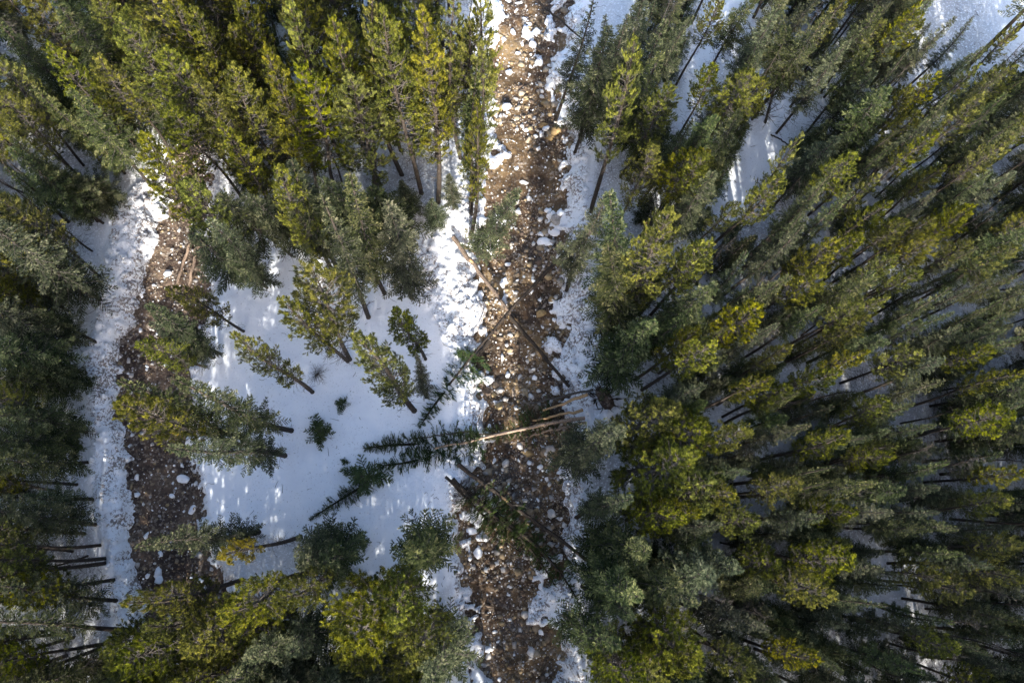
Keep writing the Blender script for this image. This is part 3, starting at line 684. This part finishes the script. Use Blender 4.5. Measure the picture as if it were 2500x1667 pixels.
# ------------------------------------------------------------------ thin poles and undergrowth trees in the dense stand
KEEP = [  # open ground that stays free of trunks (survey units: x0,y0,x1,y1)
    (1090, -60, 1360, 900), (1060, 900, 1400, 1600), (440, 600, 1100, 1240), (240, 350, 480, 1400), (1740, 240, 1860, 330), (1690, 330, 1800, 420), (1650, 420, 1740, 480), (1552, 150, 1620, 290), (1614, -40, 1705, 153), (2150, -80, 2420, 100), (1000, 370, 1110, 520)]
def free(b, rad):
    for t in TREES:
        if abs(t['base'][0] - b[0]) < rad and abs(t['base'][1] - b[1]) < rad and math.hypot(t['base'][0] - b[0], t['base'][1] - b[1]) < rad: return False
    return True
def in_keep(b):
    px, py, _ = proj_np(np.array(b)); ux, uy = px / S, py / S
    return any(x0 < ux < x1 and y0 < uy < y1 for x0, y0, x1, y1 in KEEP)
def fill(n, kinds, x0, x1, y0, y1, rad, hr, wr, tag_):
    c = 0; k = 0
    while c < n and k < n * 30:
        k += 1
        b = np.array([random.uniform(x0, x1), random.uniform(y0, y1), 0.0])
        kd = random.choice(kinds); h = random.uniform(*hr)
        if in_keep(b) or not free(b, rad) or (tag_ == 'in' and any(in_keep(b + np.array([0, 0, h * q])) for q in (0.5, 0.75, 1.0))): continue
        b[2] = zat(b[0], b[1]) - 0.05
        t = b + np.array([random.gauss(0, 0.3), random.gauss(0, 0.3), h])
        nm = {'p': 'pine_tree', 's': 'spruce_tree', 'd': 'dead_tree'}[kd]
        place(kd, random.choice({'p': PINES_R if b[0] > 13 else PINES, 's': SMALL if h < 9.5 else (SPRUCES_R if b[0] > 13 else SPRUCES), 'd': SNAGS}[kd]), b, t, random.uniform(*wr), nm); TREES[-1]['tag'] = tag_
        c += 1
fill(105, 'pss', 13, 47, -9.5, 44, 1.6, (9.6, 13.5), (1.7, 2.4), 'in')
fill(40, 'p', -24, -1, 23, 42, 1.7, (13, 18), (2.8, 3.4), 'in')
fill(26, 'spp', -36, -20, -9, 40, 2.2, (11, 14), (2.6, 3.4), 'in')
fill(14, 'psp', -19, -1, -9.5, -4.5, 1.8, (11, 15), (2.6, 3.2), 'in')
fill(8, 'ps', 10.5, 16, -9.5, 14, 1.9, (11, 15), (2.8, 3.4), 'in')
fill(120, 'd', 13, 47, -9, 43, 1.0, (7, 12), (0.9, 1.5), 'in')
fill(45, 'd', -36, -18, -9, 40, 1.0, (7, 12), (0.9, 1.5), 'in')
fill(30, 'd', -15, 0, 22, 42, 1.0, (8, 13), (0.9, 1.5), 'in')
fill(30, 'ss', 13, 47, -9, 43, 1.4, (4, 9), (1.2, 1.9), 'in')
fill(14, 's', -36, -20, -9, 38, 1.5, (5, 9), (1.4, 2.2), 'in')
# the stand goes on beyond the lower and side edges of the picture and throws its shade into it
def join_proto(p, name):
    Vs, Fs, off, mi, tn = [], [], 0, [], []
    for k, part in enumerate(('trunk', 'crown')):
        me = p[part]; n = len(me.vertices); co = np.empty(n * 3, np.float32); me.vertices.foreach_get('co', co); Vs.append(co.reshape(-1, 3))
        me.calc_loop_triangles(); tri = np.empty(len(me.loop_triangles) * 3, np.int32); me.loop_triangles.foreach_get('vertices', tri)
        tri = tri.reshape(-1, 3); Fs.append(tri + off); off += n; mi.append(np.full(len(tri), k, np.int32))
        if 'tint' in me.attributes:
            a = np.empty(n, np.float32); me.attributes['tint'].data.foreach_get('value', a)
        else: a = np.zeros(n, np.float32)
        tn.append(a)
    me = mk_mesh(name, np.concatenate(Vs), np.concatenate(Fs), None, {'tint': np.concatenate(tn)})
    for part in ('trunk', 'crown'): me.materials.append(p[part].materials[0])
    me.polygons.foreach_set('material_index', np.concatenate(mi)); me.update()
    return bpy.data.objects.new(name, me)
def mass(pts, name, label, prs, smin, smax):
    proto_col = bpy.data.collections.new('stand_prototypes')
    for q in prs: proto_col.objects.link(join_proto(q, 'stand_tree'))
    pts = np.array(pts); me = bpy.data.meshes.new(name); me.from_pydata([tuple(p) for p in pts], [], [])
    o = link(name, me, kind='stuff', label=label, category='forest')
    ng = bpy.data.node_groups.new('scatter_stand', 'GeometryNodeTree')
    ng.interface.new_socket('Geometry', in_out='INPUT', socket_type='NodeSocketGeometry'); ng.interface.new_socket('Geometry', in_out='OUTPUT', socket_type='NodeSocketGeometry')
    N = ng.nodes; gi = N.new('NodeGroupInput'); go = N.new('NodeGroupOutput'); ip = N.new('GeometryNodeInstanceOnPoints'); ci = N.new('GeometryNodeCollectionInfo')
    ci.inputs['Collection'].default_value = proto_col; ci.inputs['Separate Children'].default_value = True
    ip.inputs['Pick Instance'].default_value = True
    rz = N.new('FunctionNodeRandomValue'); rz.data_type = 'FLOAT_VECTOR'; rz.inputs[0].default_value = (0, 0, 0); rz.inputs[1].default_value = (0.03, 0.03, 6.28)
    rs = N.new('FunctionNodeRandomValue'); rs.data_type = 'FLOAT_VECTOR'; rs.inputs[0].default_value = smin; rs.inputs[1].default_value = smax; rs.inputs['Seed'].default_value = 5
    L = ng.links.new
    L(gi.outputs[0], ip.inputs['Points']); L(ci.outputs[0], ip.inputs['Instance']); L(rz.outputs[0], ip.inputs['Rotation']); L(rs.outputs[0], ip.inputs['Scale']); L(ip.outputs[0], go.inputs[0])
    o.modifiers.new('stand', 'NODES').node_group = ng
def pts_for(n, x0, x1, y0, y1, rad):
    P = []; k = 0
    while len(P) < n and k < n * 40:
        k += 1; x, y = random.uniform(x0, x1), random.uniform(y0, y1)
        if in_keep((x, y, 0.0)) or not free((x, y), rad) or any(math.hypot(p[0] - x, p[1] - y) < rad for p in P): continue
        P.append((x, y, zat(x, y) - 0.05))
    return P
def inner(n, x0, x1, y0, y1, rad, h):
    P = []; k = 0
    while len(P) < n and k < n * 40:
        k += 1; x, y = random.uniform(x0, x1), random.uniform(y0, y1)
        if any(in_keep((x, y, h * q)) for q in (0, 0.35, 0.7, 1.0)) or not free((x, y), rad) or any(math.hypot(p[0] - x, p[1] - y) < rad for p in P): continue
        P.append((x, y, zat(x, y) - 0.05))
    return P
mass(inner(260, 13, 48, -10, 44, 0.9, 7) + inner(60, 14, 48, -11, 8, 1.0, 11) + inner(110, -38, -20, -10, 42, 1.1, 11) + inner(60, -22, 0, 22, 43, 1.1, 11), 'undergrowth', 'dark thicket of young conifers filling the gaps between the stand trees', (SPRUCES[0], SPRUCES[3]), (0.7, 0.7, 0.28), (0.95, 0.95, 0.50))
mass(pts_for(300, -42, 60, -46, -10.8, 1.8) + pts_for(30, 41, 56, -10, 45, 2.4) + pts_for(26, -48, -37, -10, 42, 2.4), 'forest', 'conifer stand going on beyond the edges of the clearing and stream', (PINES[3], SPRUCES[3]), (0.95, 0.95, 0.85), (1.4, 1.4, 1.2))

# ------------------------------------------------------------------ fallen trees and logs
def log(name, label, pts_px, r0, r1, mat, lift=0.25, stubs=8, stubL=0.7, cat='log', n=0, seed=1, split=None):
    r = np.random.default_rng(seed)
    pts = []
    for (x, y, *zz) in pts_px:
        p = G(x, y, -0.3); z = zat(p[0], p[1], 'top') + lift + (zz[0] if zz else 0); pts.append((p[0], p[1], z))
    pts = np.array(pts); tt = np.linspace(0, 1, 12); src = np.linspace(0, 1, len(pts))
    P = np.stack([np.interp(tt, src, pts[:, k]) for k in range(3)], -1)
    zl = np.interp(tt, [0, 1], [P[0, 2], P[-1, 2]]); P[:, 2] = np.maximum(zl, np.interp(tt, src, pts[:, 2]) - 0.25)
    P[1:-1] += r.normal(0, 0.035, (10, 3))
    e = bpy.data.objects.new(name, None); COL.objects.link(e); e.location = P[0]; e['label'] = label; e['category'] = cat
    P = P - P[0]
    b = TB(); b.add(P, np.linspace(r0, r1, 12) * r.uniform(0.92, 1.08, 12), 9); link('trunk', b.mesh('trunk', mat), e)
    ax = P[-1] / np.linalg.norm(P[-1])
    if stubs:
        b = TB()
        for k in range(stubs):
            t = r.uniform(0.1, 0.98); i = min(int(t * 11), 10); p0 = P[i]
            d = np.cross(ax, r.normal(size=3)); d /= np.linalg.norm(d); d[2] = abs(d[2]) * 0.7; d = d + ax * 0.5; d /= np.linalg.norm(d)
            L = stubL * r.uniform(0.3, 1.2); p1 = p0 + d * L * 0.5 + r.normal(0, 0.05, 3); p2 = p1 + (d + r.normal(0, 0.25, 3)) * L * 0.5
            b.add([p0, p1, p2], [r1 * 0.5 + 0.006, 0.012, 0.006], 3)
        link('branch_stubs', b.mesh('branch_stubs', M_TWIG), e, kind='stuff')
    if split is not None:        # pale torn wood on the upper side
        i = int(split * 11); a, c = P[i], P[i + 1]
        b = TB(); rr_ = (r0 + (r1 - r0) * split)
        b.add(np.array([a, a * 0.5 + c * 0.5, c]) + np.array([0, 0, rr_ * 0.35]), [rr_ * 0.5, rr_ * 0.85, rr_ * 0.4], 7); link('torn_wood', b.mesh('torn_wood', M_FRESH), e)
    return e

def fallen(name, label, proto, bx_, by_, tx, ty, wm, zb=0.3, zt=0.3, crownmat=None, cat='fallen tree', h=None):
    b = G(bx_, by_, 0); t = G(tx, ty, 0)
    b[2] = zat(b[0], b[1], 'top') + zb; t[2] = zat(t[0], t[1], 'top') + zt
    e = place('f', proto, b, t, wm, name); e['label'] = label; e['category'] = cat; TREES.pop()
    return e

log('fallen_log', 'pale stripped log slanting down to the crossing point over the stream', [(1040, 560, 0.25), (1105, 640, 0.3), (1172, 720, 0.35)], 0.19, 0.13, M_WEATHER, 0.25, 12, 0.5, seed=3, split=0.3)
log('fallen_log', 'dark log running from the crossing point down to the right bank', [(1173, 727, 0.35), (1240, 810, 0.2), (1305, 892, 0.3)], 0.15, 0.11, M_BARK, 0.2, 16, 0.7, seed=4)
log('fallen_log', 'long dark log from upper right bank crossing above the pale log', [(1330, 560, 0.8), (1240, 650, 0.75), (1172, 724, 0.75), (1100, 805, 0.5), (1031, 892, 0.3)], 0.17, 0.07, M_BARK, 0.25, 46, 1.1, seed=5)
fallen('fallen_spruce', 'dark fallen spruce top ending the long crossing log at the left bank', FSP, 1120, 785, 965, 985, 2.2, 0.3, 0.4)
log('fallen_log', 'long thin pale log across the stream below the crossed logs', [(1335, 968, 0.8), (1230, 985, 0.8), (1120, 1010, 0.75), (1000, 1035, 0.5)], 0.14, 0.07, M_BARE, 0.25, 20, 0.9, seed=6)
fallen('fallen_conifer', 'fallen conifer with green crown lying on snow left of the stream', FPN, 1130, 1004, 838, 1032, 2.6, 0.4, 0.3)
fallen('fallen_conifer', 'second fallen conifer crown tangled below the first at the left bank', FPN2, 1150, 1000, 868, 1072, 2.4, 0.5, 0.3)
fallen('fallen_spruce', 'fresh green spruce lying across the stream above the long thin log', FSP3, 1290, 945, 1075, 1000, 2.2, 0.2, 0.2)
log('broken_stem', 'uppermost of two short bright broken stems at the right bank', [(1338, 918, 0.9), (1245, 946, 0.8)], 0.13, 0.07, M_FRESH, 0.25, 4, 0.4, seed=7)
log('broken_stem', 'lower of two short bright broken stems at the right bank', [(1330, 950, 0.8), (1222, 968, 0.7)], 0.12, 0.06, M_FRESH, 0.25, 4, 0.4, seed=8)
log('broken_stem', 'pale stem just under the long thin log at the right bank', [(1335, 978, 0.7), (1200, 1006, 0.6)], 0.11, 0.06, M_BARE, 0.25, 6, 0.5, seed=21)
log('broken_stem', 'grey stem fanning up left from the root plate above the bright stems', [(1350, 908, 0.8), (1215, 930, 0.7)], 0.10, 0.05, M_TWIG, 0.25, 10, 0.6, seed=22)
log('fallen_log', 'thin grey log on the left bank beside the fallen conifer crown', [(1080, 996, 0.3), (955, 1012, 0.3)], 0.07, 0.04, M_TWIG, 0.2, 12, 0.6, seed=9)
log('fallen_log', 'big straight fallen trunk slanting across the lower stream', [(1052, 1070, 0.4), (1160, 1152, 0.6), (1290, 1245, 0.6), (1415, 1338, 0.5)], 0.17, 0.10, M_BARK, 0.3, 60, 1.3, seed=10, split=0.32)
log('fallen_log', 'thinner fallen trunk parallel below the big straight one', [(1024, 1098, 0.35), (1110, 1185, 0.35), (1195, 1268, 0.3)], 0.11, 0.05, M_BARK, 0.25, 46, 1.2, seed=11, split=0.7)
fallen('fallen_spruce', 'green spruce boughs hanging below the big straight fallen trunk', FSP3, 1075, 1130, 1320, 1370, 2.6, 0.3, 0.3)
fallen('fallen_spruce', 'green fallen spruce between the two parallel trunks in the lower stream', FSP3, 1045, 1110, 1275, 1345, 2.4, 0.25, 0.25)
fallen('fallen_spruce', 'thin fallen spruce top pointing down left on the clearing snow', FSP2, 845, 1112, 714, 1194, 1.2, 0.2, 0.12)
log('fallen_log', 'thin dark log on the upper right stream bank at the top edge', [(1215, -5, 0.4), (1275, 60, 0.3), (1335, 125, 0.4)], 0.11, 0.06, M_BARK, 0.25, 18, 0.8, seed=12)
log('leaning_log', 'left of two pale logs lying on the gully rubble', [(437, 548, 0.4), (400, 665, 0.3)], 0.12, 0.10, M_BARE, 0.15, 4, 0.4, seed=13)
log('leaning_log', 'right of two pale logs lying on the gully rubble', [(456, 555, 0.4), (430, 668, 0.3)], 0.13, 0.10, M_BARE, 0.15, 4, 0.4, seed=14)
log('fallen_log', 'short dark log lying in the snowy gap upper right', [(1761, 322, 0), (1800, 345, 0)], 0.07, 0.05, M_BARK, 0.1, 3, 0.3, seed=15)
log('fallen_log', 'dark log lying level in the snow gap right of the pines', [(1965, 796, 0), (2065, 801, 0)], 0.09, 0.07, M_BARK, 0.15, 6, 0.4, seed=16)
log('fallen_log', 'dark log between trunks in the lower right stand', [(1860, 1030, 0), (1935, 990, 0)], 0.08, 0.05, M_BARK, 0.15, 6, 0.4, seed=17)

def root_plate(px, py, R, label):
    r = np.random.default_rng(5); p = G(px, py); z = zat(p[0], p[1], 'top')
    e = bpy.data.objects.new('uprooted_stump', None); COL.objects.link(e); e.location = (p[0], p[1], z + R * 0.75); e['label'] = label; e['category'] = 'stump'
    e.rotation_euler = (0.5, -0.7, 0.3)
    V, Fc = rock_proto(77, 3, 1.0, 0.25); V = V * np.array([R, R, R * 0.35]); link('root_plate', mk_mesh('root_plate', V, Fc, M_GUL), e)
    b = TB()
    for k in range(34):
        a = r.uniform(0, 6.28); q = R * r.uniform(0.5, 0.9); p0 = np.array([math.cos(a) * q, math.sin(a) * q, r.uniform(-0.2, 0.2) * R]); L = R * r.uniform(0.5, 1.1)
        pts = bend_branch(p0, a + r.normal(0, 0.4), r.normal(0, 0.4), r.normal(0, 0.7), L, r, 4, 0.3); b.add(pts, np.linspace(0.06, 0.012, 5), 4)
    link('roots', b.mesh('roots', M_BARK), e, kind='stuff')
root_plate(1378, 922, 0.95, 'dark uprooted root plate at the right bank by the broken stems')
def upright(name, label, proto, px, py, h, wm, cat):
    p = G(px, py); p[2] = zat(p[0], p[1]) - 0.05
    e = place('u', proto, p, p + np.array([0.05, 0.03, h]), wm, name); e['label'] = label; e['category'] = cat; TREES.pop(); return e
def sapling(px, py, h, wm, label):
    p = G(px, py); p[2] = zat(p[0], p[1]) - 0.02
    e = upright('spruce_sapling', label, YS, px, py, h, wm, 'sapling')
    e.scale = (wm / YS['wid'],) * 2 + (h / YS['h0'],)
sapling(838, 1098, 2.3, 2.4, 'dense dark young spruce above the thin fallen top in the clearing')
sapling(740, 1000, 1.6, 1.7, 'largest young spruce alone in the middle of the snowy clearing')
sapling(788, 930, 1.0, 0.9, 'tiny round spruce sapling above the largest one in the clearing')
sapling(838, 1247, 1.1, 0.9, 'small spruce sapling at the lower end of the clearing')
sapling(1062, 824, 1.8, 1.0, 'dark young spruce at the right edge of the clearing by the log')
sapling(793, 1062, 0.6, 0.5, 'little sapling just above the fallen spruce in the clearing')
upright('dead_bush', 'dark twiggy stump standing alone in the clearing snow', SNAGS[2], 728, 866, 0.9, 1.2, 'stump')

# twigs and needle sprays shed on the snow
def twigs(n):
    x = rng.uniform(-34, 46, n); y = rng.uniform(-10, 44, n); f = fields(x, y)
    k = (rng.uniform(0, 1, n) < 0.22 + 0.78 * f['litter_shade']) & (f['snow'] > f['bed']); x, y, z = x[k], y[k], f['snow'][k]
    b = TB()
    for i in range(len(x)):
        a = rng.uniform(0, 6.28); L = rng.uniform(0.12, 0.7) * rng.choice([0.5, 1.0]); d = np.array([math.cos(a), math.sin(a), 0.0])
        p = np.array([x[i], y[i], z[i] + 0.03]); m = p + d * L * 0.5 + np.array([rng.normal(0, 0.06), rng.normal(0, 0.06), 0.03]); q = p + d * L
        b.add([p, m, q], [0.016, 0.014, 0.006], 3)
    link('twig_litter', b.mesh('twig_litter', M_BARK), kind='stuff', label='twigs and small sticks shed on the forest snow', category='twigs')
twigs(5200)

# ------------------------------------------------------------------ labels
ORD = ['first', 'second', 'third', 'fourth', 'fifth', 'sixth', 'seventh', 'eighth', 'ninth', 'tenth', 'eleventh', 'twelfth', 'thirteenth', 'fourteenth', 'fifteenth', 'sixteenth', 'seventeenth', 'eighteenth', 'nineteenth', 'twentieth'] + ['twenty-' + q for q in ('first', 'second', 'third', 'fourth', 'fifth', 'sixth', 'seventh', 'eighth', 'ninth')]
def label_trees():
    zones = {}
    for t in TREES:
        c = t['base'] * 0.3 + t['tip'] * 0.7; px, py, _ = proj_np(c); ux, uy = px / S, py / S
        t['u'] = (ux, uy); px, py, _ = proj_np(t['tip']); t['ut'] = (px / S, py / S)
        if 'label' in t:
            t['o']['label'] = t['label']; t['o']['category'] = 'pine'; continue
        if t.get('tag') in ('south', 'edge'):
            z = None
        elif ux < 330: z = ('on the far left side, ' + ['at the top', 'above the middle', 'below the middle', 'at the bottom'][int(min(3, max(0, uy / 392)))])
        elif ux < 720: z = ('at the top of the upper left stand' if uy < 190 else 'in the upper left stand above the gully island') if uy < 520 else ('on the left gully island' if uy < 1150 else 'in the lower left stand')
        elif ux < 1110: z = 'left of the upper stream' if uy < 620 else ('in the snowy clearing' if uy < 1180 else 'left of the lower stream')
        elif ux < 1500: z = 'right of the upper stream' if uy < 480 else ('right of the crossed logs' if uy < 1120 else 'right of the lower stream')
        else:
            col = 'inner right stand' if ux < 1790 else ('middle right stand' if ux < 2080 else 'far right edge')
            z = ('in the ' if 'stand' in col else 'near the ') + col + ', ' + ['topmost band', 'upper band', 'middle band', 'lower band', 'bottom band'][int(min(4, max(0, uy / 314)))]
        nm = {'p': 'yellow-green pine', 's': 'grey-green spruce', 'x': 'sparse open pine', 'd': 'bare dead tree'}[t['kind']]
        t['o']['category'] = {'p': 'pine', 's': 'spruce', 'x': 'pine', 'd': 'dead tree'}[t['kind']]
        if z is None:
            t['o']['label'] = nm + (' in the stand below the bottom edge of view' if t['tag'] == 'south' else ' in the stand beyond the side edge of view')
            t['o']['group'] = nm + 's beyond the frame'
        else:
            sz = 'tall' if t['h'] > 17.5 else ('small' if t['h'] < 10 else '')
            zones.setdefault(((sz + ' ' + nm).strip(), z), []).append(t)
    for (nm, z), ts in zones.items():
        ts.sort(key=lambda t: t['ut'][0])
        for i, t in enumerate(ts):
            if len(ts) == 1: lb = 'only ' + nm + ' ' + z
            elif i == 0: lb = 'leftmost ' + nm + ' ' + z
            elif i == len(ts) - 1: lb = 'rightmost ' + nm + ' ' + z
            else: lb = ORD[min(i, 28)] + ' ' + nm + ' from left ' + z
            t['o']['label'] = lb; t['o']['group'] = nm.split(' ', 1)[1] + 's ' + z if nm.split()[0] in ('tall', 'small') else nm + 's ' + z
label_trees()

#print('TRIS', sum(len(m.loops) - 2 * len(m.polygons) for m in bpy.data.meshes))
